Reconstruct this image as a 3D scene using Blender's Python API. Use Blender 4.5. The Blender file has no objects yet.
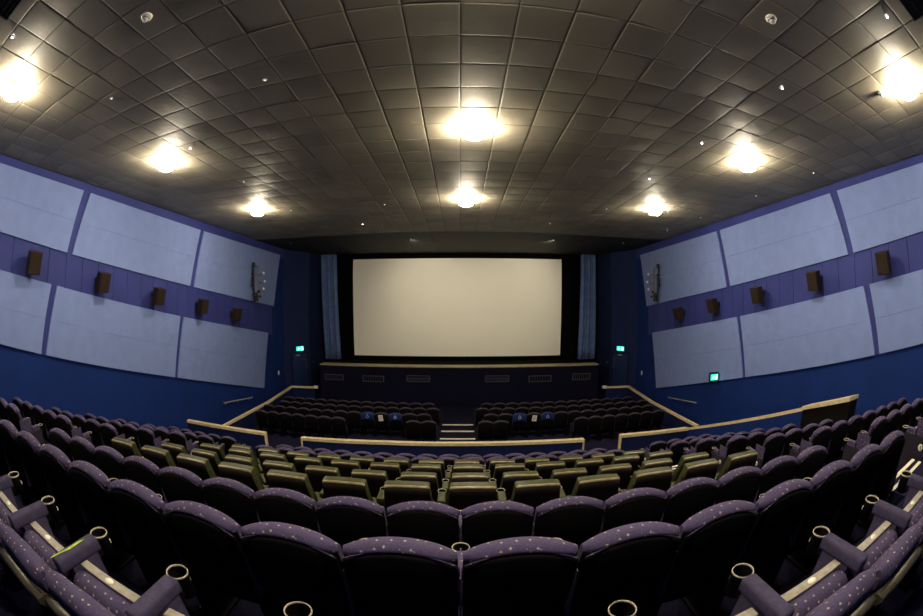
import bpy, bmesh, math, random
from mathutils import Vector, Matrix
random.seed(7)
C = bpy.context.scene.collection
CAM_Z = 5.25           # everything is laid out relative to the lens, then lifted so that the lowest floor is near z = 0

# ------------------------------------------------------------------ materials
def mat(name, col, rough=0.6, spec=0.5, metal=0.0, noise=0.0, nscale=6.0, bump=0.0, bscale=200.0):
    m = bpy.data.materials.new(name); m.use_nodes = True
    nt = m.node_tree; b = nt.nodes['Principled BSDF']
    b.inputs['Base Color'].default_value = (*col, 1)
    b.inputs['Roughness'].default_value = rough
    b.inputs['Specular IOR Level'].default_value = spec
    b.inputs['Metallic'].default_value = metal
    tc = nt.nodes.new('ShaderNodeTexCoord')
    if noise:
        n = nt.nodes.new('ShaderNodeTexNoise'); n.inputs['Scale'].default_value = nscale; n.inputs['Detail'].default_value = 4
        r = nt.nodes.new('ShaderNodeMapRange'); r.inputs['From Min'].default_value = .3; r.inputs['From Max'].default_value = .7
        r.inputs['To Min'].default_value = 1-noise; r.inputs['To Max'].default_value = 1+noise
        mx = nt.nodes.new('ShaderNodeVectorMath'); mx.operation = 'SCALE'; mx.inputs[0].default_value = col
        nt.links.new(tc.outputs['Object'], n.inputs['Vector']); nt.links.new(n.outputs['Fac'], r.inputs['Value'])
        nt.links.new(r.outputs['Result'], mx.inputs['Scale']); nt.links.new(mx.outputs[0], b.inputs['Base Color'])
    if bump:
        n2 = nt.nodes.new('ShaderNodeTexNoise'); n2.inputs['Scale'].default_value = bscale
        bp = nt.nodes.new('ShaderNodeBump'); bp.inputs['Strength'].default_value = bump; bp.inputs['Distance'].default_value = .004
        nt.links.new(tc.outputs['Object'], n2.inputs['Vector']); nt.links.new(n2.outputs['Fac'], bp.inputs['Height'])
        nt.links.new(bp.outputs['Normal'], b.inputs['Normal'])
    return m

def emit(name, col, strength):
    m = bpy.data.materials.new(name); m.use_nodes = True
    b = m.node_tree.nodes['Principled BSDF']
    b.inputs['Base Color'].default_value = (*col, 1)
    b.inputs['Emission Color'].default_value = (*col, 1); b.inputs['Emission Strength'].default_value = strength
    return m

def star_fabric(name, col, dot, scale=17.0, thr=.17):
    m = mat(name, col, .82, .25)
    nt = m.node_tree; b = nt.nodes['Principled BSDF']
    b.inputs['Sheen Weight'].default_value = .05
    b.inputs['Sheen Tint'].default_value = (.7, .6, .9, 1)
    uv = nt.nodes.new('ShaderNodeUVMap'); uv.uv_map = 'UVMap'
    v = nt.nodes.new('ShaderNodeTexVoronoi'); v.voronoi_dimensions = '2D'; v.distance = 'MINKOWSKI'
    v.inputs['Scale'].default_value = scale; v.inputs['Exponent'].default_value = .6; v.inputs['Randomness'].default_value = .55
    lt = nt.nodes.new('ShaderNodeMath'); lt.operation = 'LESS_THAN'; lt.inputs[1].default_value = thr
    n = nt.nodes.new('ShaderNodeTexNoise'); n.inputs['Scale'].default_value = 90
    mr = nt.nodes.new('ShaderNodeMapRange'); mr.inputs['From Min'].default_value = .3; mr.inputs['From Max'].default_value = .7
    mr.inputs['To Min'].default_value = .75; mr.inputs['To Max'].default_value = 1.25
    sc = nt.nodes.new('ShaderNodeVectorMath'); sc.operation = 'SCALE'; sc.inputs[0].default_value = col
    mx = nt.nodes.new('ShaderNodeMix'); mx.data_type = 'RGBA'
    nt.links.new(uv.outputs[0], v.inputs['Vector']); nt.links.new(v.outputs['Distance'], lt.inputs[0])
    nt.links.new(uv.outputs[0], n.inputs['Vector']); nt.links.new(n.outputs['Fac'], mr.inputs['Value'])
    nt.links.new(mr.outputs['Result'], sc.inputs['Scale'])
    nt.links.new(lt.outputs[0], mx.inputs['Factor']); nt.links.new(sc.outputs[0], mx.inputs['A'])
    mx.inputs['B'].default_value = (*dot, 1)
    nt.links.new(mx.outputs['Result'], b.inputs['Base Color'])
    return m

M = dict(
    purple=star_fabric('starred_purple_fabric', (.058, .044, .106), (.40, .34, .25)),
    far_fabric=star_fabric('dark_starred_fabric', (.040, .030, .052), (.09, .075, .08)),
    panelcloth=mat('charcoal_purple_cloth', (.022, .018, .03), .9, .15, noise=.4, nscale=60),
    halfwall=mat('navy_half_wall', (.004, .010, .060), .85, .2, noise=.15, nscale=3),
    purple_plain=mat('purple_fabric', (.048, .040, .085), .85, .2, noise=.2, nscale=40),
    black=mat('black_plastic', (.0035, .003, .0045), .5, .12),
    shell=mat('black_seat_shell', (.0035, .003, .0035), .75, .05),
    rim=mat('pale_ring_plastic', (.42, .37, .27), .35, .5),
    lowshell=mat('olive_brown_shell_rim', (.05, .042, .028), .4, .4),
    strip=mat('pale_seat_edge', (.31, .28, .23), .45, .4, noise=.2, nscale=30),
    badge=mat('white_badge', (.85, .82, .7), .4),
    green=mat('olive_leather', (.042, .046, .015), .48, .3, noise=.25, nscale=14, bump=.2, bscale=120),
    edge_glint=mat('painted_edge_highlight', (.27, .22, .12), .28, .6, noise=.25, nscale=20),  # highlight on the glossy rear rim, put into a lighter colour
    brown=mat('brown_black_shell', (.006, .004, .003), .5, .15),
    carpet=mat('dark_blue_carpet', (.010, .009, .028), .95, .1, noise=.35, nscale=30),
    pit_carpet=mat('indigo_carpet', (.02, .016, .05), .95, .1, noise=.35, nscale=25),
    wall=mat('deep_blue_paint', (.0015, .019, .135), .8, .25, noise=.14, nscale=1.2, bump=.15, bscale=60),
    band=mat('violet_blue_paint', (.026, .036, .19), .7, .3, noise=.08, nscale=1.0),
    panel=mat('pale_blue_fabric', (.185, .25, .52), .9, .15, noise=.05, nscale=3.0, bump=.25, bscale=90),
    wood=mat('golden_oak', (.70, .57, .33), .38, .5, noise=.15, nscale=9),
    stagewood=mat('stage_edge_wood', (.42, .36, .20), .45, .4, noise=.1, nscale=5),
    stage=mat('stage_face_carpet', (.006, .0055, .018), .95, .1, noise=.2, nscale=15),
    screen=mat('screen_white', (.90, .86, .74), .75, .2, noise=.015, nscale=.6),
    mask=mat('black_masking', (.002, .0018, .002), .95, .05),
    front=mat('front_wall_blue', (.010, .018, .075), .85, .2, noise=.15, nscale=2),
    front_dark=mat('front_wall_shaded', (.006, .012, .050), .85, .2, noise=.15, nscale=2),  # darker copy of the front blue: shade of the returns put into the colour
    speaker=mat('brown_speaker', (.018, .010, .007), .6, .3, noise=.2, nscale=30),
    grille=mat('speaker_grille', (.022, .013, .009), .75, .2, bump=.4, bscale=300),
    metal=mat('pale_metal', (.55, .52, .5), .35, .5, .6),
    darkmetal=mat('dark_metal', (.03, .028, .026), .4, .5, .5),
    brass=mat('aged_brass', (.22, .17, .08), .4, .5, .5),
    glassw=mat('white_glass_bulb', (.8, .78, .75), .2, .6),
    white=mat('white_plastic', (.8, .78, .72), .4, .5),
    red=mat('red_lens', (.4, .05, .04), .3, .5),
    nosing=mat('cream_nosing', (.85, .78, .62), .5, .4),
    paper=mat('white_paper', (.85, .82, .78), .8, .2),
    ink=mat('grey_print', (.25, .25, .27), .8, .2),
    blue=mat('blue_cover', (.004, .015, .10), .7, .3),
    symbol=mat('white_symbol', (.55, .65, .85), .6, .3),
    vent=mat('dull_lilac_metal', (.09, .085, .13), .45, .4, .3),
    ventdark=mat('vent_dark', (.004, .004, .008), .8, .1),
    door=mat('navy_door', (.008, .02, .085), .5, .35),
    torn=mat('lime_foam', (.42, .55, .06), .8, .2, noise=.3, nscale=60),
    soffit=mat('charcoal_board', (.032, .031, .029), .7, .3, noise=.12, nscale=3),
    tbar=mat('ceiling_tbar', (.05, .045, .035), .4, .5),
    trimring=mat('lamp_ring', (.75, .7, .6), .4, .5),
    lamp=emit('warm_lamp', (1.0, .87, .64), 360.0),
    led=emit('small_spot', (.9, .9, 1.0), 25.0),
    dim=emit('dim_spot', (1, .95, .85), 1.3),
    exit=emit('exit_green', (.02, .62, .48), 1.5),
    exitw=emit('exit_white', (.7, 1.0, .95), 1.9),
)
# ceiling tile: soft dark grey-brown with a slight sheen, value differs per tile through a vertex-free noise
def tile_mat():
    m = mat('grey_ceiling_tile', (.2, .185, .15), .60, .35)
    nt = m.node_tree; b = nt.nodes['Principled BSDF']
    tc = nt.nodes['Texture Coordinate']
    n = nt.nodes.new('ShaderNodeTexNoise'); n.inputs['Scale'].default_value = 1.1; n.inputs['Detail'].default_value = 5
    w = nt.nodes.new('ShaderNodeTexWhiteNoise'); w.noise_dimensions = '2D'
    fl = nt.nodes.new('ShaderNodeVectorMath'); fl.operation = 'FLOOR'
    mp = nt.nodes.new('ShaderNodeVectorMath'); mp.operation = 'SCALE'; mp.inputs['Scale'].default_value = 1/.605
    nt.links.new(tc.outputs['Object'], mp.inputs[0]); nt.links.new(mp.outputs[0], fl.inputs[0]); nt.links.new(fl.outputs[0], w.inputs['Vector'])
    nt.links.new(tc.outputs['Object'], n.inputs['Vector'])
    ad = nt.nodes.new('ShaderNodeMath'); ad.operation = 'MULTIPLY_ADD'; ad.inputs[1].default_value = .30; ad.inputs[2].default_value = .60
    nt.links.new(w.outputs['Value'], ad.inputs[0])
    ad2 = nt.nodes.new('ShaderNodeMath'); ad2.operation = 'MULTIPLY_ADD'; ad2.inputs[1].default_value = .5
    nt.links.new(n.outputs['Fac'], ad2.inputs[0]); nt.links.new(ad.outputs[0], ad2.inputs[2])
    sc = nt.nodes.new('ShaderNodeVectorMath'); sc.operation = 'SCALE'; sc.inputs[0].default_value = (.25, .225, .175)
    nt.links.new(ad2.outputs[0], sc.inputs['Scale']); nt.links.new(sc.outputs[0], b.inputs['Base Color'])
    bn = nt.nodes.new('ShaderNodeTexNoise'); bn.inputs['Scale'].default_value = 55
    bp = nt.nodes.new('ShaderNodeBump'); bp.inputs['Strength'].default_value = .25; bp.inputs['Distance'].default_value = .005
    nt.links.new(tc.outputs['Object'], bn.inputs['Vector']); nt.links.new(bn.outputs['Fac'], bp.inputs['Height']); nt.links.new(bp.outputs['Normal'], b.inputs['Normal'])
    return m
M['tile'] = tile_mat()

# ------------------------------------------------------------------ mesh helpers
class MB:
    def __init__(s): s.v = []; s.f = []; s.sm = []
    def quadgrid(s, rows, smooth=True, close_u=False):
        """rows: list of equally long lists of points"""
        b = len(s.v); n = len(rows[0])
        for r in rows: s.v += [tuple(p) for p in r]
        for i in range(len(rows)-1):
            for j in range(n if close_u else n-1):
                k = (j+1) % n
                s.f.append((b+i*n+j, b+i*n+k, b+(i+1)*n+k, b+(i+1)*n+j)); s.sm.append(smooth)
        return b
    def ngon(s, pts, smooth=False):
        b = len(s.v); s.v += [tuple(p) for p in pts]; s.f.append(tuple(range(b, b+len(pts)))); s.sm.append(smooth)
    def hexa(s, p, smooth=False):
        """8 points: bottom 4 ccw, top 4 ccw"""
        b = len(s.v); s.v += [tuple(q) for q in p]
        for f in ((3,2,1,0),(4,5,6,7),(0,1,5,4),(1,2,6,5),(2,3,7,6),(3,0,4,7)):
            s.f.append(tuple(b+i for i in f)); s.sm.append(smooth)
    def box(s, x0, x1, y0, y1, z0, z1, bev=0.0):
        if bev <= 0:
            s.hexa([(x0,y0,z0),(x1,y0,z0),(x1,y1,z0),(x0,y1,z0),(x0,y0,z1),(x1,y0,z1),(x1,y1,z1),(x0,y1,z1)]); return
        bm = bmesh.new(); bmesh.ops.create_cube(bm, size=1)
        for v in bm.verts: v.co = Vector((x0+(v.co.x+.5)*(x1-x0), y0+(v.co.y+.5)*(y1-y0), z0+(v.co.z+.5)*(z1-z0)))
        bmesh.ops.bevel(bm, geom=bm.edges[:], offset=bev, segments=3, profile=.6, affect='EDGES')
        s.bm(bm, True)
    def bm(s, bm, smooth=False, mtx=None):
        b = len(s.v); bm.verts.index_update()
        for v in bm.verts: s.v.append(tuple(mtx @ v.co if mtx else v.co))
        for f in bm.faces: s.f.append(tuple(b+v.index for v in f.verts)); s.sm.append(smooth)
        bm.free()
    def lathe(s, prof, c=(0,0,0), n=20, axis='z', smooth=True, mtx=None):
        rows = []
        for r, h in prof:
            row = []
            for k in range(n):
                a = 2*math.pi*k/n; p = Vector((r*math.cos(a), r*math.sin(a), h))
                if mtx: p = mtx @ p
                row.append(Vector(c)+p)
            rows.append(row)
        s.quadgrid(rows, smooth, True)
    def tube(s, pts, r, n=8, smooth=True):
        pts = [Vector(p) for p in pts]; rows = []
        for i, p in enumerate(pts):
            d = (pts[min(i+1, len(pts)-1)]-pts[max(i-1, 0)]).normalized()
            a = Vector((0,0,1)) if abs(d.z) < .9 else Vector((1,0,0))
            u = d.cross(a).normalized(); w = d.cross(u)
            rows.append([p+(u*math.cos(t)+w*math.sin(t))*r for t in [2*math.pi*k/n for k in range(n)]])
        s.quadgrid(rows, smooth, True); s.ngon(rows[0]); s.ngon(rows[-1][::-1])
    def mesh(s, name, material):
        me = bpy.data.meshes.new(name); me.from_pydata(s.v, [], s.f); me.update()
        bm = bmesh.new(); bm.from_mesh(me); bmesh.ops.recalc_face_normals(bm, faces=bm.faces)
        uvl = bm.loops.layers.uv.new('UVMap')
        for f in bm.faces:
            n = f.normal; ax = max(range(3), key=lambda i: abs(n[i]))
            for l in f.loops:
                c = l.vert.co
                l[uvl].uv = (c.y+.3, c.z) if ax == 0 else ((c.x, c.z+.1) if ax == 1 else (c.x, c.y+.6))
        bm.to_mesh(me); bm.free()
        me.polygons.foreach_set('use_smooth', s.sm[:len(me.polygons)])
        me.materials.append(M[material]); return me

def link(name, me, parent=None, loc=(0,0,0), rot=(0,0,0)):
    o = bpy.data.objects.new(name, me); C.objects.link(o)
    o.location = loc; o.rotation_euler = rot
    if parent: o.parent = parent
    return o
def ob(name, mb, material, parent=None, loc=(0,0,0), rot=(0,0,0)):
    return link(name, mb.mesh(name, material), parent, loc, rot)
def tag(o, label=None, cat=None, group=None, kind=None):
    if label: o['label'] = label
    if cat: o['category'] = cat
    if group: o['group'] = group
    if kind: o['kind'] = kind
    return o
def thing(name, label, cat, loc=(0,0,0), group=None, rot=(0,0,0)):
    o = bpy.data.objects.new(name, None); C.objects.link(o); o.location = loc; o.rotation_euler = rot
    o.empty_display_size = .1
    return tag(o, label, cat, group)
def bx(*a, bev=0.0):
    m = MB(); m.box(*a, bev=bev); return m

# ------------------------------------------------------------------ seat parts (local: floor at z=0, faces +y, crest near y=0 z=.97)
def smooth01(t): t = max(0, min(1, t)); return t*t*(3-2*t)
def back_loft(mb, w, sect, arch, p, taper=.0, n=14, round_end=.45, inset=None):
    rows = []
    cy = sum(s[0] for s in sect)/len(sect)
    for i in range(n+1):
        u = -1+2*i/n; u = math.copysign(1-(1-abs(u))**1.35, u)
        k = max(round_end, (1-abs(u)**5)**.5) if abs(u) < 1 else round_end
        row = []
        for (y, z) in sect:
            ym = .14-.20*(z-.35)           # mid line of the reclined back
            hw = w/2*(1-taper*(z-.3)/.67)
            yy = ym+(y-ym)*k
            zz = z-arch*abs(u)**p*smooth01((z-.45)/.4)
            row.append((u*hw, yy, zz))
        rows.append(row)
    mb.quadgrid(rows, True, True); mb.ngon(rows[0]); mb.ngon(rows[-1][::-1])

def arc(cy, cz, r, a0, a1, n):
    return [(cy+r*math.cos(math.radians(a0+(a1-a0)*i/n)), cz+r*math.sin(math.radians(a0+(a1-a0)*i/n))) for i in range(n+1)]
R = .05
pur_sect = [(.24,.34),(.215,.45),(.175,.6),(.13,.74),(.075,.90)]+[(y*1.3-.004, z) for y, z in arc(0,.960,R,20,160,9)]+[(-.04,.935),(-.02,.90),(.03,.7),(.09,.5),(.13,.34)]
m = MB(); back_loft(m, .518, pur_sect, .070, 2.05); BACK = m.mesh('backrest', 'purple')
shell_sect = [(.035,.72),(-.045,.955),(-.062,.968),(-.076,.945),(-.035,.66),(.02,.45),(.085,.26),(.13,.26),(.09,.48)]
m = MB(); back_loft(m, .512, shell_sect, .070, 2.05, round_end=.8); SHELL = m.mesh('back_shell', 'shell')
# piping along the seam
m = MB(); m.tube([(.258*u, -.060, .972-.070*abs(u)**2.05) for u in [-.97+1.94*i/16 for i in range(17)]], .003, 6); PIPE = m.mesh('piping', 'purple')
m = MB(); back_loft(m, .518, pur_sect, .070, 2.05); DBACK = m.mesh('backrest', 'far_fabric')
# tipped-up seat cushion
m = MB()
rows = []
for i in range(9):
    u = -1+2*i/8; k = 1-.12*abs(u)**6
    sec = [(.13,.30),(.24,.27),(.30,.30),(.335,.42),(.33,.55),(.31,.615),(.27,.635),(.235,.62),(.215,.5),(.185,.4)]
    cyy, czz = .26, .45
    rows.append([(u*.215, cyy+(y-cyy)*k, czz+(z-czz)*k) for y, z in sec])
m.quadgrid(rows, True, True); m.ngon(rows[0]); m.ngon(rows[-1][::-1]); CUSH = m.mesh('seat_cushion', 'purple')
EDGE = bx(-.208,.208,.255,.325,.617,.640,bev=.006).mesh('seat_edge', 'strip')
m = MB(); m.lathe([(0,.004),(.016,.004),(.018,0)], (0,.295,.645), 16); 
for i, v in enumerate(m.v): m.v[i] = (v[0]*1.35, v[1], v[2])
NUM = m.mesh('number_badge', 'badge')
# armrest with cup holder
m = MB(); m.box(-.040,.040,.225,.40,.60,.668,bev=.018); m.box(-.036,.036,.23,.37,.34,.61,bev=.01); m.box(-.003,.003,-.035,.235,.45,.80)
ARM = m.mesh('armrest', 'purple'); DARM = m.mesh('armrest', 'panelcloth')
m = MB(); m.lathe([(.047,.655),(.047,.54),(.02,.54),(.02,.55),(.040,.55),(.042,.652)], (0,.445,0), 24); m.box(-.03,.03,.37,.42,.56,.64)
CUP = m.mesh('cup_holder', 'black')
m = MB(); m.lathe([(.0465,.652),(.047,.657),(.0495,.660),(.052,.656),(.052,.652),(.0485,.649)], (0,.445,0), 28); RING = m.mesh('rim', 'rim')
m = MB(); m.box(-.025,.025,.05,.30,.03,.32,bev=.008); m.box(-.05,.05,-.02,.38,0,.035,bev=.008); LEG = m.mesh('leg', 'black')
m = MB(); m.box(-.02,.02,-.04,.42,.03,.60,bev=.012); ENDP = m.mesh('end_panel', 'panelcloth')
m = MB(); m.lathe([(0,.006),(.038,.006),(.042,0)], (0,0,0), 20, mtx=Matrix.Rotation(math.radians(-90),3,'Y')); m.lathe([(.0,.007),(.02,.007),(.02,.006)],(0,0,0),16,mtx=Matrix.Rotation(math.radians(-90),3,'Y')); DISC = m.mesh('row_badge', 'badge')
m = MB()
m.box(-.0015,.0015,-.016,-.009,-.02,.02); m.box(-.0015,.0015,-.016,.012,.012,.02); m.box(-.0015,.0015,-.016,.010,-.004,.003); LETTER = m.mesh('badge_mark', 'darkmetal')

# green seats: wide, square shouldered
gs = [(.25,.34),(.215,.48),(.15,.66),(.085,.82),(.05,.93)]+arc(.015,.945,.035,20,80,3)+arc(-.045,.945,.030,100,200,3)+[(-.06,.85),(.0,.66),(.07,.45),(.12,.34)]
def green_loft(w, sect, n=12, round_end=.88, top=.0):
    mb = MB(); rows = []
    for i in range(n+1):
        u = -1+2*i/n; u = math.copysign(1-(1-abs(u))**1.5, u)
        k = 1 if abs(u) < .97 else round_end
        rows.append([(u*w/2*(1-.14*smooth01((z-.5)/.5)), (.12-.2*(z-.35))+(y-(.12-.2*(z-.35)))*k, z-(.012 if abs(u) > .97 else 0)*smooth01((z-.8)/.1)-.008*u*u) for y, z in sect])
    mb.quadgrid(rows, True, True); mb.ngon(rows[0]); mb.ngon(rows[-1][::-1]); return mb
GBACK = green_loft(.54, gs).mesh('backrest', 'green')
GEDGE = green_loft(.535, [(-.062,.970),(-.072,.968),(-.080,.958),(-.080,.944),(-.07,.935),(-.05,.95)]).mesh('top_edge_glint', 'edge_glint')
GSHELL = green_loft(.532, [(-.02,.94),(-.078,.935),(-.07,.85),(-.02,.66),(.05,.42),(.09,.25),(.14,.25),(.10,.45),(.03,.7)]).mesh('back_shell', 'brown')
m = MB()
rows = []
for i in range(9):
    u = -1+2*i/8; k = 1-.1*abs(u)**6
    sec = [(.13,.36),(.30,.33),(.55,.33),(.62,.37),(.62,.43),(.56,.47),(.35,.475),(.16,.46)]
    rows.append([(u*.24, .38+(y-.38)*k, .40+(z-.40)*k) for y, z in sec])
m.quadgrid(rows, True, True); m.ngon(rows[0]); m.ngon(rows[-1][::-1]); GCUSH = m.mesh('seat_cushion', 'green')
m = MB(); m.box(-.045,.045,.16,.40,.60,.668,bev=.018); m.box(-.03,.03,.2,.38,.05,.61,bev=.01); GARM = m.mesh('armrest', 'green')

# low-backed variant for the last row: the roll sits level with the armrests
lsect = [(.19,.34),(.165,.45),(.13,.55),(.085,.62)]+arc(.012,.625,.062,20,205,10)+[(-.02,.57),(.03,.45),(.06,.34)]
def low_loft(mb, w, sect, arch, p, n=16, e=.5):
    rows = []
    for i in range(n+1):
        u = -1+2*i/n; u = math.copysign(1-(1-abs(u))**1.35, u); k = max(e, (1-abs(u)**8)**.5)
        rows.append([(u*w/2, .03+(y-.03)*k, z-arch*abs(u)**p*smooth01((z-.45)/.15)) for y, z in sect])
    mb.quadgrid(rows, True, True); mb.ngon(rows[0]); mb.ngon(rows[-1][::-1])
m = MB(); low_loft(m, .528, lsect, .045, 3.0); LBACK = m.mesh('backrest', 'purple')
m = MB(); low_loft(m, .524, [(-.02,.56),(-.045,.585),(-.10,.58),(-.115,.56),(-.10,.54),(-.03,.40),(.03,.25),(.07,.25),(.03,.42)], .045, 3.0, e=.9); LSHELL = m.mesh('back_shell', 'lowshell')
m = MB(); m.tube([(.26*u, -.05, .592-.045*abs(u)**3) for u in [-.97+1.94*i/16 for i in range(17)]], .004, 6); LPIPE = m.mesh('piping', 'purple_plain')
m = MB(); rows = []
for i in range(9):
    u = -1+2*i/8; k = 1-.10*abs(u)**6
    sec = [(.10,.28),(.20,.24),(.25,.28),(.272,.42),(.262,.53),(.24,.585),(.20,.60),(.15,.595),(.115,.57),(.11,.4)]
    rows.append([(u*.215, .19+(y-.19)*k, .42+(z-.42)*k) for y, z in sec])
m.quadgrid(rows, True, True); m.ngon(rows[0]); m.ngon(rows[-1][::-1]); LCUSH = m.mesh('seat_cushion', 'purple')
LEDGE = bx(-.212,.212,.215,.268,.590,.612,bev=.006).mesh('seat_edge', 'strip')
m = MB(); m.lathe([(0,.004),(.016,.004),(.018,0)], (0,.24,.612), 16)
for i, v in enumerate(m.v): m.v[i] = (v[0]*1.5, v[1], v[2])
LNUM = m.mesh('number_badge', 'badge')
m = MB(); m.hexa([(-.035,.17,.50),(.035,.17,.50),(.035,.37,.46),(-.035,.37,.46),(-.035,.17,.60),(.035,.17,.60),(.035,.37,.61),(-.035,.37,.61)]); m.box(-.038,.038,.092,.405,.592,.662,bev=.018); LARM = m.mesh('armrest', 'purple_plain')
m = MB(); m.box(-.012,.012,.494,.498,.58,.60); CUPTAG = m.mesh('number_tag', 'badge')

BOW = [.020,.012,.012,.012,.010,.009,.008,.006,.005]
Y_ROW = [.448,1.45,2.51]+[1.50+1.08*k for k in range(2,8)]
FLOOR = [-1.66,-2.01,-2.385,-2.745,-3.12,-3.455,-3.82,-4.22,-4.575]
def in_view(x, y, z):
    for dz in (0, -.3):
        for dy in (0, .4):
            rr = math.hypot(x, z+dz); th = math.atan2(rr, y+dy); r = 784*math.sin(th/2)
            px, py = 461.5+x/rr*r, 308-(z+dz)/rr*r
            if -35 < px < 958 and -30 < py < 650: return True
    return False

def arm_at(seat, dx, mesh=None, cup=True):
    a = link('armrest', mesh or ARM, seat, (dx,0,0))
    if cup:
        c = link('cup_holder', CUP, a); 
        r = link('rim', RING, a); r['label'] = 'pale ring rim'
    return a

def make_seat(kind, x, y, z, label, group, near=True, left_arm=True, right_arm=False, end=0, pitch=.54, cup=True, bow=None):
    if bow is None: bow = 0
    y = y-bow*x*x
    s = thing('theatre_chair' if kind != 'g' else 'premium_chair', label, 'cinema seat', (x,y,z), group, (0,0,math.atan(-2*bow*x) if kind != 'low' else 0))
    if kind == 'low':
        link('backrest', LBACK, s); link('back_shell', LSHELL, s); link('piping', LPIPE, s)
        c = link('seat_cushion', LCUSH, s); e = link('seat_edge', LEDGE, c); e['label'] = 'pale front edge of the tipped-up seat'; link('number_badge', LNUM, c)
        for dx in ([-pitch/2] if left_arm else []) + ([pitch/2] if right_arm else []):
            a = arm_at(s, dx, LARM); a.location.y = max(0, .0225*x); link('number_tag', CUPTAG, a)
        link('leg', LEG, s, (-pitch/2+.06,0,0)); link('leg', LEG, s, (pitch/2-.06,0,0))
        return s
    if kind in 'pd':
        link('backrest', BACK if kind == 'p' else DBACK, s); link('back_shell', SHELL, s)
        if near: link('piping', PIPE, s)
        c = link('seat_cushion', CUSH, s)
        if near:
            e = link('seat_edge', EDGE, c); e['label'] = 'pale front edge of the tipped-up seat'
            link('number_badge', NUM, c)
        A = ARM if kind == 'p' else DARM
    else:
        link('backrest', GBACK, s); e = link('top_edge_glint', GEDGE, s); e['label'] = 'bronze highlight painted along the top edge'
        link('back_shell', GSHELL, s); link('seat_cushion', GCUSH, s); A = GARM
    arms = ([-pitch/2] if left_arm else []) + ([pitch/2] if right_arm else [])
    for dx in arms: arm_at(s, dx, A, cup)
    link('leg', LEG, s, (-pitch/2+.06,0,0)); link('leg', LEG, s, (pitch/2-.06,0,0))
    if end:
        p = link('end_panel', ENDP, s, (end*(pitch/2+.035),0,0))
        d = link('row_badge', DISC, p, (end*.021, .07, .49), (0,0,0 if end < 0 else math.pi)); d['label'] = 'round white row badge'
        if abs(x) > 4.8: link('badge_mark', LETTER, p, (end*.029, .07, .49), (0,0,0 if end < 0 else math.pi))
    return s

ORD = ['first','second','third','fourth','fifth','sixth','seventh','eighth','ninth','tenth','eleventh','twelfth','thirteenth','fourteenth','fifteenth','sixteenth']
ROWN = ['the back row','second row from back','third row from back','fourth row from back','fifth row from back','sixth row from back','seventh row from back','eighth row from back','the row at the oak rail']
seats = {}
def seat_if_seen(key, kind, x, y, z, *a, **k):
    if not in_view(x, y-k.get('bow', 0)*x*x, z+(.6 if kind == 'low' else .98)): return
    seats[key] = make_seat(kind, x, y, z, *a, **k)
for k in range(9):
    y, z, bw = Y_ROW[k], FLOOR[k], BOW[k]
    if 3 <= k <= 6:
        for i in range(13):
            x = -.54+.665*(i-6)
            pos = f'{ORD[i]} from left aisle' if i < 7 else f'{ORD[12-i]} from right aisle'
            seat_if_seen((k, i), 'g', x, y, z, f'olive green premium seat, centre block, {ROWN[k]}, {pos}', 'green premium seats in the centre block', False, True, i == 12, 0, .665, bow=bw)
    else:
        for i in range(16):
            x = -4.59+.54*i
            pos = f'{ORD[i]} from left aisle' if i < 8 else f'{ORD[15-i]} from right aisle'
            seat_if_seen((k, i), 'p' if k else 'low', x, y, z, f'purple starred seat, centre block, {ROWN[k]}, {pos}', 'purple seats in the centre block', k < 3, True, i == 15, (-1 if i == 0 else (1 if i == 15 else 0)), bow=bw)
    for i in range(5):
        x = -6.2-.27-.54*i
        if k: seat_if_seen((k, 'l', i), 'p', x, y, z, f'dark purple seat, left block, {ROWN[k]}, {ORD[i]} from the aisle', 'purple seats in the left block', k < 4, i == 4, True, (1 if i == 0 else 0), bow=bw*.6)
    for i in range(7 if k < 4 else 4):
        x = 5.05+.27+.54*i
        if k: seat_if_seen((k, 'r', i), 'p', x, y, z, f'dark purple seat, right block, {ROWN[k]}, {ORD[i]} from the aisle', 'purple seats in the right block', k < 4, True, i == (6 if k < 4 else 3), (-1 if i == 0 else 0), bow=bw*.6)

# torn armrest patches on the back row
m = MB(); m.ngon([(-.012,.02,.6685),(-.002,.0,.6695),(.004,.08,.6695),(.016,.14,.6695),(.008,.26,.6695),(-.004,.22,.6695),(-.002,.13,.6695)]); TEAR = m.mesh('torn_patch', 'torn')
for key, dxs in (((0, 6), -.27), ((0, 10), -.27)):
    a = [c for c in seats[key].children if c.name.startswith('armrest')][0]
    t = link('torn_patch', TEAR, a, (.022 if key[1] == 10 else -.012, .08, -.006)); t['label'] = 'lime yellow torn patch in the fabric'

# ---- front (pit) seats
FY = {'D': 13.1, 'C': 14.17, 'B': 15.24, 'A': 16.3}
FZ = {'D': -3.93, 'C': -3.97, 'B': -4.02, 'A': -4.08}
FN = {'D': 'row nearest the rail', 'C': 'second row from the rail', 'B': 'third row from the rail', 'A': 'row nearest the stage'}
COVER = MB(); back_loft(COVER, .50, [(.03,.80),(-.02,1.015),(-.06,1.012),(-.085,.92),(-.055,.74),(-.04,.70),(-.01,.70)], .070, 2.05, round_end=.9); COVER = COVER.mesh('headrest_cover', 'blue')
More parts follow.
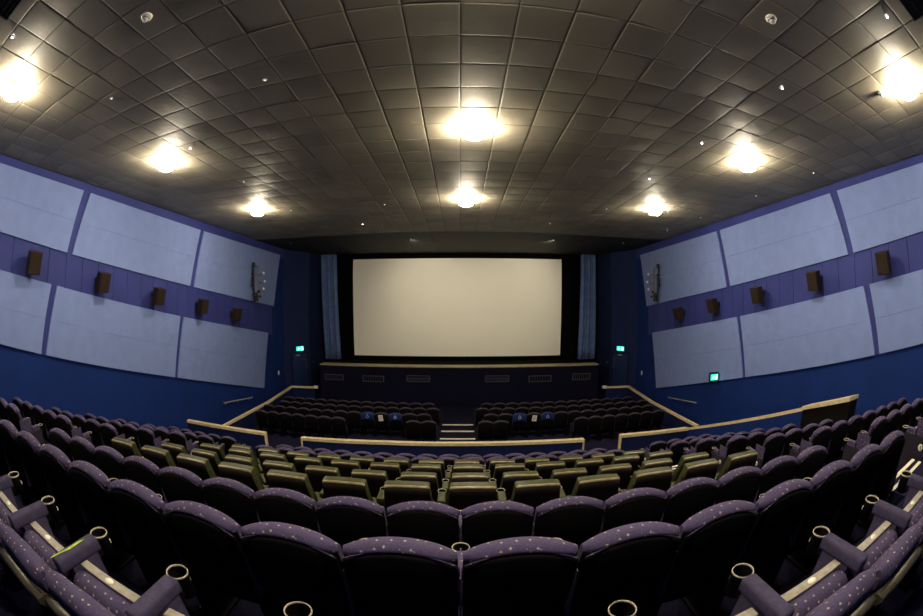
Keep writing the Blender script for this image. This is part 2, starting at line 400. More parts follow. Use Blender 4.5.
# wheelchair symbol: head, body, legs and wheel, facing the camera side (-y)
m = MB()
m.lathe([(0,0),(.017,0),(.017,.006)], (-.005,0,.075), 12, mtx=Matrix.Rotation(math.radians(90),3,'X'))
def strip2(pts, r=.007): m.tube([(a, 0, b) for a, b in pts], r, 6)
strip2([(-.01,.055),(-.006,.0),(.035,.0),(.05,-.045),(.065,-.04)]); strip2([(-.008,.03),(.03,.03)], .006)
strip2([(-.012+.045*math.cos(a), -.03+.045*math.sin(a)) for a in [math.radians(110+i*17) for i in range(16)]], .006)
SYMB = m.mesh('wheelchair_symbol', 'symbol')
for side in (-1, 1):
    sd = 'left' if side < 0 else 'right'
    for r in 'DCBA':
        inner = {(-1,'A'):1.08,(-1,'C'):1.08,(-1,'B'):.82,(-1,'D'):.82,(1,'A'):.88,(1,'C'):.88,(1,'B'):.61,(1,'D'):.61}[(side, r)]
        n = int(((8.28 if r != 'D' else 8.0)-inner)/.54)
        idx = [i for i in range(n) if not (r == 'D' and 1 < i < 6)]
        for i in idx:
            x = side*(inner+.27+.54*i)
            if r == 'D' and i >= 6: x += side*(.04 if side < 0 else .22)
            near_aisle = side*1
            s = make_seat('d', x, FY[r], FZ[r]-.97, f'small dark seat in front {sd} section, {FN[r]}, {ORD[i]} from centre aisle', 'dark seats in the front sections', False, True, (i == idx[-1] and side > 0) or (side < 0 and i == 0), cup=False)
            if r == 'C' and i in (2, 4):
                c = link('headrest_cover', COVER, s); c['label'] = 'blue cover with a white wheelchair symbol'
                link('wheelchair_symbol', SYMB, c, (0,-.088,.86), (math.radians(-6),0,0))
            if r == 'C' and i == 3:
                pm = MB(); pm.hexa([(-.09,0,-.125),(.09,0,-.125),(.09,.004,-.125),(-.09,.004,-.125),(-.085,0,.125),(.085,0,.125),(.085,.004,.125),(-.085,.004,.125)])
                p = ob('paper_notice', pm, 'paper', None, (x+side*.02, FY[r]-.105, FZ[r]-.17), (math.radians(10), math.radians(5*side), 0))
                tag(p, f'white paper notice on the seat between blue wheelchair covers, {sd} section', 'notice', 'paper notices on the seats')
                q = MB()
                for j in range(6): q.box(-.06, .06-.03*(j % 2), -.003, -.001, .07-.028*j, .078-.028*j)
                ob('printed_lines', q, 'ink', p)

# ------------------------------------------------------------------ room shell
XW = 9.3; HC = 3.1
def struct(name, mb, material): return tag(ob(name, mb, material), kind='structure')
m = MB()
prof = []
for k in range(9):
    y0 = Y_ROW[k]-.40 if k else -1.6
    prof += [(y0, FLOOR[k]), ((Y_ROW[k+1] if k < 8 else 9.06+1.08)-.40, FLOOR[k])]
prof += [(9.84, -4.86), (11.15, -4.86), (11.15, FZ['D']-.97)]
for a, b in (('D','C'),('C','B'),('B','A')): prof += [(FY[b]-.12, FZ[a]-.97), (FY[b]-.12, FZ[b]-.97)]
prof += [(22.4, FZ['A']-.97)]
m.quadgrid([[(-XW-.1, y, z) for y, z in prof], [(XW+.1, y, z) for y, z in prof]], False)
m.quadgrid([[(-XW-.1, -1.6, -5.25), (-XW-.1, 22.4, -5.25)], [(XW+.1, -1.6, -5.25), (XW+.1, 22.4, -5.25)]], False)
struct('floor', m, 'carpet')

for nm, sx in (('left', -1), ('right', 1)):
    m = MB(); m.box(*sorted((sx*XW, sx*(XW+.25))), -1.6, 19.0, -5.25, HC+.2)
    w = struct(f'wall_{nm}', m, 'wall')
struct('wall_back', bx(-XW-.2, XW+.2, -1.85, -1.6, -5.25, HC+.2), 'wall')

# ceiling with sagging tiles
T = .605; m = MB()
def tile(x0, y0, x1, y1):
    g = .0035; x0 += g; x1 -= g; y0 += g; y1 -= g
    tx, ty, dz = random.gauss(0,.0012), random.gauss(0,.0016), random.gauss(0,.0012)
    sag = .003+random.random()*.008
    G = (0, .018, .05, .35, .65, .95, .982, 1); rows = []
    for i, u in enumerate(G):
        row = []
        for j, v in enumerate(G):
            edge = .004 if i in (0, 7) or j in (0, 7) else 0
            row.append((x0+(x1-x0)*u, y0+(y1-y0)*v, HC-sag*(1-(2*u-1)**2)*(1-(2*v-1)**2)+edge+dz+tx*(2*u-1)+ty*(2*v-1)))
        rows.append(row)
    m.quadgrid(rows, True)
xs = [-XW]+[T*k for k in range(-15, 16)]+[XW]
ys = [-.02+T*k for k in range(-2, 27)]
for i in range(len(xs)-1):
    for j in range(len(ys)-1): tile(xs[i], ys[j], xs[i+1], ys[j+1])
c = struct('ceiling', m, 'tile')
m = MB(); m.box(-XW-.2, XW+.2, -1.8, 22.6, HC+.02, HC+.25); struct('ceiling_slab', m, 'soffit')
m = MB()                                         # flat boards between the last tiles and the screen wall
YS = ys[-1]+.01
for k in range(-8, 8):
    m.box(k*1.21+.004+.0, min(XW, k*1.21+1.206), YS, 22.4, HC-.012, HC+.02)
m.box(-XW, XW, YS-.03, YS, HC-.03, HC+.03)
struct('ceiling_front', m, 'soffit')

# front wall: splayed exit walls, returns, masking
A, B, D = (9.3, 18.95), (8.38, 20.45), (8.08, 21.5)
for nm, sx in (('front_left', -1), ('front_right', 1)):
    m = MB()
    pts = [(sx*A[0], A[1]), (sx*B[0], B[1])]
    n_ = Vector((pts[1][1]-pts[0][1], -(pts[1][0]-pts[0][0]), 0)).normalized(); 
    if n_.y < 0: n_ = -n_
    b0, b1 = [Vector((*p, 0)) for p in pts]
    q = [b0, b1, b1+n_*.2, b0+n_*.2]
    m.hexa([(*p.xy, -5.25) for p in q]+[(*p.xy, HC+.2) for p in q]); struct(f'wall_{nm}', m, 'front')
    m = MB(); b0, b1 = Vector((sx*B[0], B[1], 0)), Vector((sx*D[0], D[1]+.6, 0)); o_ = Vector((sx*.2, .03, 0))
    q = [b0, b1, b1+o_, b0+o_]
    m.hexa([(*p.xy, -5.25) for p in q]+[(*p.xy, HC+.2) for p in q]); struct(f'wall_{nm}_return', m, 'front_dark')
struct('wall_front', bx(-9.4, 9.4, 22.1, 22.4, -5.25, HC+.2), 'mask')

# wall bands (violet strip with vertical joints) and top strip
def SW(sx, y, z, off): return (sx*(XW-off), y, z)
def zu(y, t): # piecewise linear
    for (a, za), (b, zb) in zip(t, t[1:]):
        if y <= b: return za+(zb-za)*(y-a)/(b-a)
    (a, za), (b, zb) = t[-2:]; return za+(zb-za)*(y-a)/(b-a)
UT = [(-2, 2.95), (2.4, 2.93), (5.6, 2.88), (11.4, 2.77), (18.4, 2.72)]
UB = [(-2, 2.02), (2.85, 1.52), (5.3, 1.29), (11, .74), (17.8, .09)]
LT = [(-2, 1.42), (2.95, .79), (4.85, .52), (10.4, -.28), (17.1, -1.19)]
LB = [(-2, .36), (2.97, -.71), (4.4, -1.03), (9.9, -2.25), (16.4, -3.77)]
for n, sx in ((1, -1), (2, 1)):
    m = MB(); y = -1.6
    while y < 17.4:
        y1 = min(y+.62, 18.94)
        q = [SW(sx, y+.004, zu(y, LT)-.06, 0), SW(sx, y1-.004, zu(y1, LT)-.06, 0), SW(sx, y1-.004, zu(y1, UB)+.06, 0), SW(sx, y+.004, zu(y, UB)+.06, 0)]
        qi = [SW(sx, p[1]+(.004 if i in (0,3) else -.004), p[2], .018) for i, p in enumerate(q)]
        m.hexa(q+qi); y += .62
    struct(f'trim_{n}', m, 'band')
    # strip above the upper panels and uprights between panels
    m = MB()
    q = [SW(sx, -1.6, 2.85, 0), SW(sx, 18.94, 2.6, 0), SW(sx, 18.94, HC, 0), SW(sx, -1.6, HC, 0)]
    m.hexa(q+[SW(sx, p[1], p[2], .015) for p in q])
    struct(f'trim_{n+2}', m, 'band')
    m = MB()
    for (ya, yb, tt, tb) in ((5.62, 5.30, UT, UB), (11.42, 11.0, UT, UB), (4.83, 4.40, LT, LB), (10.42, 9.95, LT, LB)):
        w = .28
        q = [SW(sx, yb-w, zu(yb, tb), 0), SW(sx, yb+w, zu(yb, tb), 0), SW(sx, ya+w, zu(ya, tt)+.05, 0), SW(sx, ya-w, zu(ya, tt)+.05, 0)]
        m.hexa(q+[SW(sx, p[1], p[2], .012) for p in q])
    struct(f'trim_{n+4}', m, 'band')
    sd = 'left' if sx < 0 else 'right'
    rng = [('upper', UT, UB, [(-1.5, 5.50, -1.5, 5.20), (5.78, 11.32, 5.40, 10.88), (11.56, 18.35, 11.12, 17.75)]),
           ('lower', LT, LB, [(-1.5, 4.72, -1.5, 4.32), (4.93, 10.33, 4.49, 9.86), (10.53, 17.1, 10.03, 16.4)])]
    wh = ['nearest the back', 'middle of three', 'nearest the screen']
    for rn, tt, tb, lst in rng:
        for i, (a0, a1, b0, b1) in enumerate(lst):
            t = thing('acoustic_panel', f'pale blue fabric panel, {rn} tier of the {sd} wall, {wh[i]}', 'wall panel', (sx*XW, (a0+a1)/2, zu((b0+b1)/2, tb)), 'pale blue wall panels')
            off = Vector(t.location)
            # two boards, with a fine joint between them
            for j in range(2):
                fm = MB()
                f0, f1 = j/2+(.0012 if j else 0), (j+1)/2-(0 if j else .0012)
                def P(f, side, o):
                    yt, yb = (a0, b0) if side == 0 else (a1, b1)
                    zt, zb = zu(yt, tt), zu(yb, tb)
                    p = Vector(SW(sx, yb+(yt-yb)*f, zb+(zt-zb)*f, o)); return tuple(p-off)
                fm.hexa([P(f0,0,.01),P(f0,1,.01),P(f1,1,.01),P(f1,0,.01),P(f0,0,.065),P(f0,1,.065),P(f1,1,.065),P(f1,0,.065)])
                ob('fabric_board', fm, 'panel', t)

# ------------------------------------------------------------------ ceiling fittings
def hemi(r, h, n=8):
    return [(r*math.cos(math.pi/2*i/n), -h*math.sin(math.pi/2*i/n)) for i in range(n+1)]
m = MB(); m.lathe([(.04,.0),(.04,-.06)]+[(max(.04,.20*math.sin(a)), -.13+.075*math.cos(a)) for a in [math.pi*q/12 for q in range(1,12)]]+[(.0005,-.205)], n=18); DIFF = m.mesh('diffuser', 'lamp')
m = MB(); m.lathe([(.12,.03),(.16,.01),(.165,-.01),(.15,-.018),(.12,-.012)], n=24); RINGL = m.mesh('trim_ring', 'trimring')
cols = [(-6.5, 'left'), (.21, 'middle'), (6.35, 'right')]
rws = [(1.4, 'above the back rows'), (6.35, 'halfway down the hall'), (11.3, 'nearest the screen')]
LP = {('left',0):(-6.2,1.37),('left',1):(-6.19,5.92),('left',2):(-6.34,10.7),('middle',0):(.21,1.4),('middle',1):(.24,6.16),('middle',2):(.17,10.78),('right',0):(6.13,1.36),('right',1):(6.05,6.01),('right',2):(6.03,10.69)}
for x, cn in cols:
    for q, (y, rn) in enumerate(rws):
        t = thing('ceiling_lamp', f'bright warm round ceiling lamp in the {cn} line, {rn}', 'lamp', (*LP[cn, q], HC-.02), 'warm ceiling lamps')
        link('diffuser', DIFF, t); link('trim_ring', RINGL, t)
m = MB(); m.lathe([(.055,.012),(.055,-.01),(.03,-.016),(.028,-.004)], n=16); SB = m.mesh('bezel', 'metal')
m = MB(); m.lathe([(.028,-.004),(.026,-.022),(.015,-.034),(0.0005,-.038)], n=12); SLED = m.mesh('bulb', 'led'); m2 = MB(); m2.lathe([(.028,-.004),(.022,-.02),(.010,-.03),(0.0005,-.032)], n=12); SDIM = m2.mesh('bulb', 'dim')
led = [(-5.1,.65),(-5.2,5.6),(4.5,.72),(4.5,3.2),(4.51,5.69),(4.51,8.1),(-3.58,13.8)]
dim = [(-5.13,3.11),(-5.27,8.04),(-5.35,11.2),(-2.64,4.05),(8.05,5.45),(8.11,7.92),(8.2,11.1),(-8.08,17.16),(-2.19,17.2),(-2.25,11.2),(7.74,17.15),(8.23,13.65),(4.53,11.2),(4.25,17.2),(3.28,13.76)]
def where(x, y):
    a = 'left' if x < -3 else 'right' if x > 3 else 'middle'
    b = 'near the back' if y < 2 else 'behind the middle lamps' if y < 4.4 else 'beside the middle lamp' if y < 6.5 else 'past the middle lamps' if y < 9 else 'level with the far lamps' if y < 12 else 'before the dark boards' if y < 15 else 'in the dark boards'
    return a, b
for lst, me, w_ in ((led, SLED, 'sparkling white'), (dim, SDIM, 'faint pale')):
    for x, y in lst:
        a, b = where(x, y)
        ed = 'by the wall' if abs(x) > 7 else 'away from wall'
        t = thing('ceiling_spotlight', f'tiny {w_} spotlight on the {a} ceiling, {b}, {ed}', 'spotlight', (x, y, HC-(.02 if y < 15.7 else .012)), 'tiny ceiling spotlights')
        t.scale = (.55,.55,.55); link('bezel', SB, t); link('bulb', me, t)
        if y > 17 and abs(x) < 6:
            ld = bpy.data.lights.new('added_screen_wash', 'SPOT'); ld.energy = 420; ld.color = (1,.9,.7); ld.spot_size = math.radians(95); ld.spot_blend = 1; ld.shadow_soft_size = .05  # spot added to brighten the screen; the fixture itself only glows faintly
            lo_ = bpy.data.objects.new('added_beam', ld); C.objects.link(lo_); lo_.parent = t; lo_.location = (0,0,-.07); lo_.rotation_euler = (Vector((0,0,0))-Vector((-x*.3, 4.7, -2.4))).to_track_quat('Z','Y').to_euler()
m = MB(); m.lathe([(.075,.012),(.075,-.012),(.06,-.02),(.055,-.022)], n=20); DB = m.mesh('base', 'white')
m = MB(); m.lathe([(.05,-.02),(.052,-.035),(.04,-.055),(.0005,-.062)], n=20); DH = m.mesh('sensor_head', 'white')
m = MB(); m.lathe([(.052,-.033),(.054,-.036),(.054,-.042),(.05,-.044)], n=20); DR = m.mesh('slot_ring', 'darkmetal')
for x, y, l in ((-3.32,2.0,'round white smoke detector in the left part of the tile ceiling'),(3.3,2.05,'round white smoke detector in the right part of the tile ceiling'),(6.02,1.92,'small round detector beside the bright lamp at the right')):
    t = thing('smoke_detector', l, 'smoke detector', (x, y, HC-.022), 'ceiling smoke detectors')
    link('base', DB, t); link('sensor_head', DH, t); link('slot_ring', DR, t)
for sx, nm in ((-1, 'left'), (1, 'right')):
    t = thing('ceiling_vent', f'black square ceiling opening in the upper {nm} corner', 'vent', (sx*4.54, .055, HC-.03), 'black ceiling openings')
    m = MB(); m.box(-.30,.30,-.30,.30,-.004,.012); ob('duct_cover', m, 'ventdark', t)
    m = MB()
    for a in (-.3, .285): m.box(a, a+.015, -.3, .3, -.014, 0); m.box(-.3, .3, a, a+.015, -.014, 0)
    ob('frame', m, 'tbar', t)
    for j in range(5):
        m = MB(); m.box(-.285,.285,-.22+.11*j,-.205+.11*j,-.012,-.002); ob('slat', m, 'ventdark', t)

# ------------------------------------------------------------------ wall loudspeakers
m = MB()
m.hexa([(-.16,0,-.27),(.16,0,-.27),(.20,.26,-.22),(-.20,.26,-.22),(-.16,0,.27),(.16,0,.27),(.20,.26,.27),(-.20,.26,.27)])
SPB = m.mesh('cabinet', 'speaker')
m = MB(); m.hexa([(-.19,.262,-.21),(.19,.262,-.21),(.18,.278,-.20),(-.18,.278,-.20),(-.19,.262,.26),(.19,.262,.26),(.18,.278,.25),(-.18,.278,.25)]); SPG = m.mesh('grille', 'grille')
m = MB(); m.box(-.05,.05,-.16,.01,-.10,.06); m.box(-.09,.09,-.17,-.155,-.14,.10); SPM = m.mesh('wall_bracket', 'darkmetal')
sp = {-1: [(4.08,1.0),(6.65,.68),(9.19,.37),(11.72,.07),(14.21,-.25)], 1: [(4.19,1.0),(6.79,.72),(9.42,.42),(12.06,.10),(14.66,-.23)]}
on = ['nearest the back of the hall', 'second from the back', 'middle one of five', 'second from the screen', 'nearest the screen']
for sx in (-1, 1):
    sd = 'left' if sx < 0 else 'right'
    for i, (y, z) in enumerate(sp[sx]):
        f = (XW-.3)/XW
        t = thing('wall_speaker', f'brown box loudspeaker on the {sd} wall band, {on[i]}', 'loudspeaker', (sx*(XW-.19), y*f, z*f), 'loudspeakers along the side walls', (math.radians(-14), 0, sx*math.radians(90)))
        for n_, me in (('cabinet', SPB), ('grille', SPG), ('wall_bracket', SPM)): link(n_, me, t)

# stage lighting brackets on the far upper panels
for sx, y, z, sd in ((-1, 15.45, 1.10, 'left'), (1, 16.3, 1.12, 'right')):
    t = thing('lighting_bracket', f'dark wall-mounted rig of small lamps and brackets on the {sd} far upper panel', 'light rig', (sx*(XW-.16), y, z), 'lighting rigs beside the screen')
    t.scale = (.72,.8,.72)
    m = MB(); m.box(-.02,.02,-.07,.07,-1.15,1.15); m.box(-.06,.0,-.12,.12,-.75,-.62); m.box(-.06,.0,-.12,.12,.50,.62)
    ob('back_plate', m, 'darkmetal', t, rot=(math.radians(8),0,0))
    m = MB(); m.tube([(-sx*.28,-.0,-1.05),(-sx*.28,.05,.9),(-sx*.26,-.05,1.05),(-sx*.2,-.35,1.12)], .035, 8)
    for zz in (-.7, .55): m.tube([(0,0,zz),(-sx*.28,0,zz)], .025, 6)
    ob('upright', m, 'brass', t)
    for j, (dy, zz) in enumerate(((.45,.62),(.62,.12),(.5,-.35),(-.05,-.55),(.1,-.85))):
        m = MB(); m.tube([(-sx*.28,.03,zz-.05),(-sx*.36,dy*.5,zz-.03),(-sx*.4,dy,zz)], .03, 6); m.tube([(-sx*.28,.03,zz-.13),(-sx*.4,dy,zz-.12)], .02, 6)
        a = ob('arm', m, 'brass', t)
        m = MB(); m.lathe([(.0005,.09),(.06,.07),(.085,0),(.06,-.07),(.0005,-.09)], (-sx*.42, dy+.06, zz+.02), 12)
        b = ob('bulb', m, 'glassw' if j in (0,1,2) else 'darkmetal', a)
    for zz in (1.12, .25):
        m = MB(); m.box(-.09,.09,-.48,-.34,zz-.16 if zz > 1 else zz-.5,zz+.10, bev=.02); 
        ob('lamp_housing', m, 'darkmetal', t, loc=(-sx*.2, .03, 0))
    for zz in (-.75,-1.0):
        m = MB(); m.lathe([(.0005,.15),(.12,.12),(.15,0),(.15,-.1),(.0005,-.12)], (-sx*.34, -.18, zz), 12); ob('lamp_housing', m, 'darkmetal', t)

# ------------------------------------------------------------------ half walls with oak caps
def half_wall(label, pts, floor_z, cap=.17, ends=(False, False), thick=.10, body='halfwall', group='oak-capped half walls', capmat='wood', depth=None):
    """pts: [(x,y,z_top)...]"""
    b = Vector((*pts[0][:2], min(floor_z, pts[0][2])))
    t = thing('half_wall', label, 'half wall', tuple(b), group)
    P_ = [Vector(p)-b for p in pts]
    for p, q in zip(P_, P_[1:]):
        d = (q-p); d.z = 0; n = Vector((-d.y, d.x, 0)).normalized()
        m = MB(); h = n*thick/2; lo = lambda v: (Vector((v.x, v.y, (depth if depth is not None else floor_z)-b.z)) if depth is None else Vector((v.x, v.y, v.z-depth)))
        dn = Vector((0,0,-.085))
        m.hexa([lo(p)-h, lo(q)-h, lo(q)+h, lo(p)+h, p-h+dn, q-h+dn, q+h+dn, p+h+dn]); ob('wall_body', m, body, t)
        m = MB(); h = n*cap/2; e = d.normalized()*.0
        m.hexa([p-h+dn-e, q-h+dn+e, q+h+dn+e, p+h+dn-e, p-h-e, q-h+e, q+h+e, p+h-e]); ob('cap_rail', m, capmat, t)
    for k, end in enumerate(ends):
        if end:
            p = P_[0] if k == 0 else P_[-1]; d = (P_[1]-P_[0]) if k == 0 else (P_[-1]-P_[-2]); d.z = 0; d.normalize()
            if k == 0: d = -d
            n = Vector((-d.y, d.x, 0))*.072
            a0, a1 = p, p+d*.05
            z0 = Vector((0,0,floor_z-b.z-p.z))
            m = MB(); m.hexa([a0-n+z0, a1-n+z0, a1+n+z0, a0+n+z0, a0-n, a1-n, a1+n, a0+n]); ob('end_post', m, capmat, t)
    return t
ZC = -3.95; FL = -4.86
half_wall('long blue half wall with pale oak cap across the centre block', [(-4.82,10.75,ZC),(-2.2,10.95,ZC),(0.3,11.0,ZC),(2.2,10.98,ZC),(3.7,10.9,ZC)], FL, ends=(True, True))
half_wall('short blue half wall with oak cap closing the left block', [(-9.28,10.35,-3.80),(-6.22,10.78,ZC)], FL, ends=(False, True))
half_wall('short blue half wall with oak cap closing the right block', [(5.03,10.95,ZC),(7.5,10.78,ZC)], FL, ends=(True, False))
for sx, nm in ((-1, 'left'), (1, 'right')):
    half_wall(f'half wall with oak cap along the {nm} edge of the front seats', [(sx*8.5,11.5,-4.2),(sx*8.5,15.3,-4.13),(sx*8.66,18.45,-4.0),(sx*7.42,18.6,-4.0)], -4.95, cap=.13)
half_wall('sloping blue half wall with thin oak cap beside the right stairs', [(7.62,10.95,-4.02),(7.62,5.57,-2.15)], FL, depth=1.6, cap=.11, body='wall')
half_wall('thick dark half wall with broad oak cap at the top of the right stairs', [(7.56,5.55,-2.11),(7.56,4.12,-1.68)], FL, depth=1.9, thick=.36, cap=.46, body='brown')

# small pale blocks at the half-wall ends by the stage
for sx, nm in ((-1, 'left'), (1, 'right')):
    t = bx(-.11,.11,-.05,.05,-.07,.07,bev=.01)
    o = ob('wall_light', t, 'nosing', None, (sx*7.3,18.5,-4.0)); tag(o, f'small pale box light at the stage end of the {nm} half wall', 'wall light', 'pale box lights by the stage')

# ------------------------------------------------------------------ stage, screen, curtains
m = MB(); m.box(-7.42,7.3,19.55,22.1,-5.25,-3.0); struct('wall_stage', m, 'stage')
t = ob('stage_platform', bx(-7.42,7.3,19.5,20.2,-3.0,-2.95), 'stagewood'); tag(t, 'long pale wooden stage top below the screen', 'stage')
o = ob('stage_deck', bx(-7.42,7.3,20.2,22.05,-3.0,-2.945), 'mask'); tag(o, 'black deck strip under the screen behind the pale stage edge', 'stage deck')
sc_ = thing('cinema_screen', 'large blank off-white cinema screen', 'screen', (-.17, 21.9, -2.74))
m = MB(); rows = []
for i in range(13):
    u = -1+2*i/12; rows.append([(u*(5.92+.10*v), .0+.0*u, .02+5.52*v) for v in (0,.25,.5,.75,1)])
m.quadgrid(rows, True); rows2 = [[(p[0], p[1]+.03, p[2]) for p in r] for r in rows]; m.quadgrid(rows2, True)
ob('screen_sheet', m, 'screen', sc_)
m = MB(); m.box(-6.9,-6.01,-.06,.1,-.2,5.78); m.box(6.01,6.8,-.06,.1,-.2,5.78); m.box(-6.9,6.8,-.05,.1,5.54,5.78); m.box(-6.9,6.8,-.05,.1,-.2,.02)
ob('masking', m, 'mask', sc_)
for sx, nm, xa, xb, xc, xd in ((-1, 'left', 8.1, 7.12, 7.8, 6.82), (1, 'right', 7.85, 6.95, 7.8, 6.72)):
    m = MB(); rows = []
    N = 110
    for k in range(9):
        v = k/8; row = []
        for i in range(N+1):
            u = i/N; x = xa+(xb-xa)*u; x2 = xc+(xd-xc)*u
            ph = u*2*math.pi*5.5+.5*math.sin(u*17)
            row.append((sx*(x+(x2-x)*v), 21.55+.10*math.sin(ph+.25*v)+.03*math.sin(u*53), 3.08+(-2.94-3.08)*v))
        rows.append(row)
    m.quadgrid(rows, True)
    c = ob('stage_curtain', m, 'panel'); c.data.materials[0] = mat('grey_blue_velvet', (.13,.20,.42), .8, .2, noise=.2, nscale=3)
    tag(c, f'grey-blue pleated curtain on the {nm} side of the screen', 'curtain', 'screen curtains')
    sm = c.modifiers.new('thickness', 'SOLIDIFY'); sm.thickness = .01

# vents in the stage face
for i, (xa, xb, za, zb) in enumerate(((-7.15,-6.1,-3.48,-3.78),(-5.05,-3.9,-3.48,-3.80),(-2.72,-1.52,-3.42,-3.75),(1.26,2.48,-3.42,-3.75),(3.5,4.7,-3.46,-3.79),(5.85,6.85,-3.42,-3.76))):
    nm = ['first','second','third','fourth','fifth','sixth'][i]
    t = thing('stage_vent', f'low rectangular vent in the stage face, {nm} counting from the left exit', 'vent', ((xa+xb)/2, 19.55, zb), 'vents in the stage face')
    w, h = (xb-xa)/2, za-zb
    m = MB(); m.box(-w, w, -.03, 0, 0, .03); m.box(-w, w, -.03, 0, h-.03, h); m.box(-w, -w+.03, -.03, 0, 0, h); m.box(w-.03, w, -.03, 0, 0, h)
    ob('frame', m, 'vent', t)
    m = MB(); m.box(-w+.03, w-.03, -.012, 0, .03, h-.03); ob('backing', m, 'ventdark', t)
    if i in (2, 3):
        m = MB(); m.box(-w+.03, w-.03, -.026, -.012, h/2-.012, h/2+.012); ob('slat', m, 'vent', t)
        for j in range(4):
            m = MB(); m.box(-w+.03, w-.03, -.022, -.012, .05+.06*j, .06+.06*j); ob('slat', m, 'vent', t)
    else:
        for j in range(9):
            m = MB(); xx = -w+.06+(2*w-.12)*j/8; m.box(xx-.007, xx+.007, -.024, -.012, .03, h-.03); ob('slat', m, 'vent', t)

# ------------------------------------------------------------------ exit doors, signs
def run_man(mb, s, y=-.004):
    """little running figure and doorway, drawn with strokes in the x-z plane; s = height"""
    def st(pts, r=.07*s): mb.tube([(a*s, y, b*s) for a, b in pts], r, 6)
    mb.lathe([(0.0005,0),(.10*s,0),(.10*s,.004)], (.05*s, y, .36*s), 10, mtx=Matrix.Rotation(math.radians(90),3,'X'))
    st([(.02,.2),(-.05,-.05)]); st([(-.05,-.05),(.16,-.2),(.12,-.42)], .06*s); st([(-.05,-.05),(-.2,-.25),(-.36,-.24)], .06*s)
    st([(.02,.2),(.22,.08),(.32,.14)], .05*s); st([(.02,.2),(-.18,.12),(-.24,-.02)], .05*s)
for sx, nm in ((-1, 'left'), (1, 'right')):
    p0, p1 = Vector((sx*A[0], A[1], 0)), Vector((sx*B[0], B[1], 0)); d = (p1-p0); L = d.length; d.normalize()
    if sx > 0: ang = math.atan2(-d.y, -d.x)
    else: ang = math.atan2(d.y, d.x)
    mid = p0+d*(L*.5)
    base = Vector((mid.x, mid.y, -5.05))
    def place(name, label, cat, tt, z, grp=None):
        p = p0+d*(L*tt); return thing(name, label, cat, (p.x, p.y, z), grp, (0,0,ang))
    t = place('exit_door', f'navy exit door in the angled wall at the {nm} of the screen', 'door', .60, -5.05, 'exit doors beside the screen')
    m = MB(); m.box(-.50,.50,-.05,.0,0,2.55, bev=.006); ob('door_leaf', m, 'door', t)
    m = MB(); m.box(-.58,-.51,-.07,.0,0,2.63); m.box(.51,.58,-.07,.0,0,2.63); m.box(-.58,.58,-.07,.0,2.56,2.63); ob('frame', m, 'front_dark', t)
    hx = -sx*.40
    m = MB(); m.tube([(hx,-.12,1.75),(hx,-.12,2.15)], .02, 8); m.tube([(hx,-.05,1.78),(hx,-.12,1.78)], .015, 6); m.tube([(hx,-.05,2.12),(hx,-.12,2.12)], .015, 6); h_ = ob('handle', m, 'vent', t)
    m = MB(); m.box(hx-.10,hx+.06,-.06,-.05,2.22,2.28); ob('push_plate', m, 'vent', t)
    m = MB(); m.box(-hx*.2-.22,-hx*.2+.05,-.10,-.05,2.47,2.53, bev=.006); ob('door_closer', m, 'metal', t)
    s = place('exit_sign', f'lit green exit sign with running figure above the {nm} exit door', 'exit sign', .60, -2.2, 'lit exit signs')
    m = MB(); m.box(-.27,.27,-.07,0,-.14,.14, bev=.008); ob('housing', m, 'darkmetal', s)
    m = MB(); m.box(-.25,.25,-.076,-.07,-.12,.12); ob('face', m, 'exit', s)
    m = MB(); run_man(m, .2, -.08)
    f = ob('running_figure', m, 'exitw', s, loc=(-.10,0,0))
    m = MB(); m.box(.06,.20,-.08,-.077,-.09,.09); ob('doorway_mark', m, 'exitw', s)
    # call point on return wall and switch on the side wall
    o = ob('door_switch', bx(-.05,.05,-.04,0,-.05,.05,bev=.008), 'vent', None, (sx*8.28, 20.75, -3.05), (0,0,-sx*math.radians(70))); tag(o, f'small grey switch box right beside the {nm} exit door', 'switch', 'switch boxes by the doors')
    t = thing('wall_socket', f'small white fitting low on the {nm} side wall near the exit', 'socket', (sx*XW, 18.2, -3.32), 'white fittings near the exits')
    m = MB(); m.box(-.03,.03,-.06,.06,-.10,.10,bev=.01); ob('plate', m, 'white', t)
    m = MB(); m.box(-.04,.04,-.02,.02,-.03,.03); ob('rocker', m, 'metal', t)
    # handrail
    ha, hb = (12.75, -3.70), (15.1, -3.96)
    t = thing('handrail', f'pale metal handrail on the {nm} side wall beside the front seats', 'handrail', (sx*XW, 13.9, -3.9), 'wall handrails')
    m = MB(); m.tube([(-sx*.09, ha[0]-13.9, ha[1]+3.9), (-sx*.09, hb[0]-13.9, hb[1]+3.9)], .028, 8); ob('rail', m, 'metal', t)
    for f in (.08, .5, .92):
        yy, zz = ha[0]+(hb[0]-ha[0])*f-13.9, ha[1]+(hb[1]-ha[1])*f+3.9
        m = MB(); m.tube([(0,yy,zz-.07),(-sx*.08,yy,zz-.06),(-sx*.09,yy,zz)], .012, 6); ob('bracket', m, 'metal', t)
# hanging exit sign on right wall
s = thing('exit_sign', 'lit green exit sign jutting from the right side wall at the lower panel edge', 'exit sign', (XW-.13, 11.4, -2.42), 'lit exit signs')
m = MB(); m.box(-.42,-.02,-.05,.05,-.17,.16, bev=.01); ob('housing', m, 'darkmetal', s)
m = MB(); m.box(-.40,-.04,-.056,-.05,-.13,.09); ob('face', m, 'exit', s)
m = MB(); run_man(m, .17, -.06); ob('running_figure', m, 'exitw', s, loc=(-.27,0,-.02))
m = MB(); m.box(-.16,-.08,-.06,-.057,-.1,.06); ob('doorway_mark', m, 'exitw', s)
m = MB(); m.box(-.04,.05,-.02,.02,-.02,.1); ob('bracket', m, 'darkmetal', s)

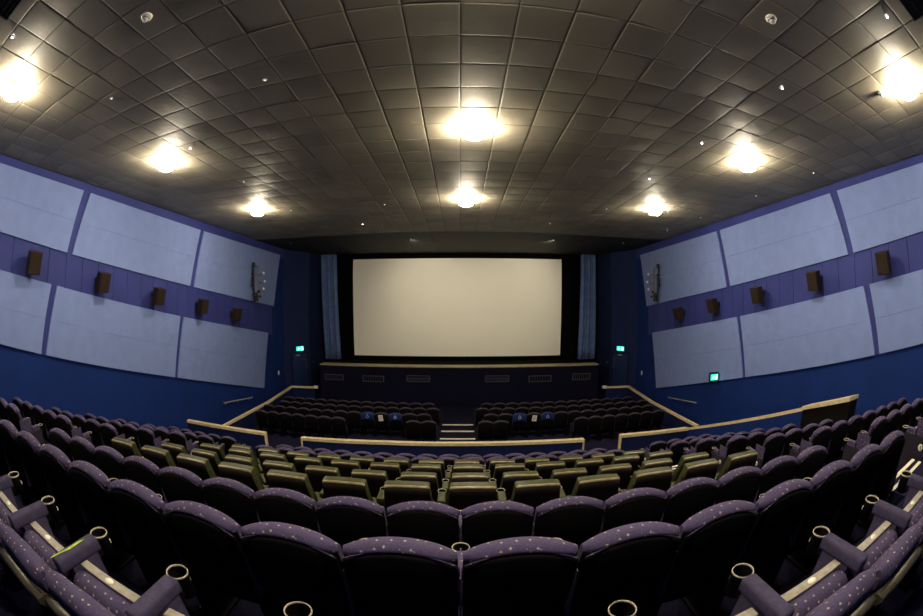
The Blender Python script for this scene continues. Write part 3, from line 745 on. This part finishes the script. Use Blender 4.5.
# ------------------------------------------------------------------ steps with pale nosings in the aisles
def steps(x0, x1, side):
    for k in range(1, 9):
        yb = Y_ROW[k]-.40
        z0 = FLOOR[k]; rise = FLOOR[k-1]-FLOOR[k]
        t = thing('aisle_step', f'carpeted step with cream nosing in the {side} aisle, at {ROWN[k]}', 'step', ((x0+x1)/2, yb, z0), 'aisle steps')
        w = (x1-x0)/2-.04; dy = .36+(.14 if k > 1 else 0)
        m = MB(); m.box(-w, w, .001, dy, .001, rise+.004); m.box(-w, w, dy, dy+.34, .001, rise/2); ob('tread', m, 'carpet', t)
        for a, b, zz in ((dy-.05, dy+.006, rise), (dy-.17, dy-.12, rise), (dy+.29, dy+.346, rise/2)):
            m = MB(); m.box(-w, w, a, b, zz-.015, zz+.010); ob('nosing', m, 'nosing', t)
steps(-6.15, -4.95, 'left'); steps(3.86, 4.98, 'right')
for k, (y, z, w0, w1) in enumerate(((FY['C']-.12, FZ['D']-.97, -.76, .56), (FY['B']-.12, FZ['C']-.97, -.76, .56), (FY['A']-.12, FZ['B']-.97, -.76, .56))):
    nm = ['nearest the rail', 'middle one of three', 'nearest the stage'][k]
    o = ob('stair_nosing', bx(w0, w1, -.10, .012, .0, .025, bev=.004), 'nosing', None, (0, y, z)); tag(o, f'pale lit step edge in the front centre aisle, {nm}', 'step edge', 'pale step edges in the centre aisle')

# low ledge behind the last row, just inside the lower corners of the view
for sx, nm in ((-1, 'left'), (1, 'right')):
    pass

# ------------------------------------------------------------------ world, camera
w = bpy.data.worlds.new('hall_dark'); bpy.context.scene.world = w; w.use_nodes = True
w.node_tree.nodes['Background'].inputs['Color'].default_value = (0, 0, 0, 1)
cd = bpy.data.cameras.new('camera'); cam = bpy.data.objects.new('camera', cd); C.objects.link(cam)
cam.rotation_euler = (math.radians(90), 0, math.radians(-.2))
cd.type = 'PANO'; cd.sensor_width = 36; cd.sensor_fit = 'HORIZONTAL'; cd.clip_start = .02; cd.clip_end = 100
tgt = cd if hasattr(cd, 'panorama_type') else cd.cycles
tgt.panorama_type = 'FISHEYE_EQUISOLID'; tgt.fisheye_lens = 392/923*36; tgt.fisheye_fov = math.radians(220)
bpy.context.scene.camera = cam
for o in list(bpy.context.scene.objects):
    if o.parent is None: o.location.z += CAM_Z
sc = bpy.context.scene
sc.view_settings.view_transform = 'Standard'; sc.view_settings.look = 'None'; sc.view_settings.gamma = 1
sc.view_settings.use_curve_mapping = False; sc.view_settings.exposure = 0.0
sc.cycles.max_bounces = 8; sc.cycles.diffuse_bounces = 5; sc.cycles.sample_clamp_indirect = 8
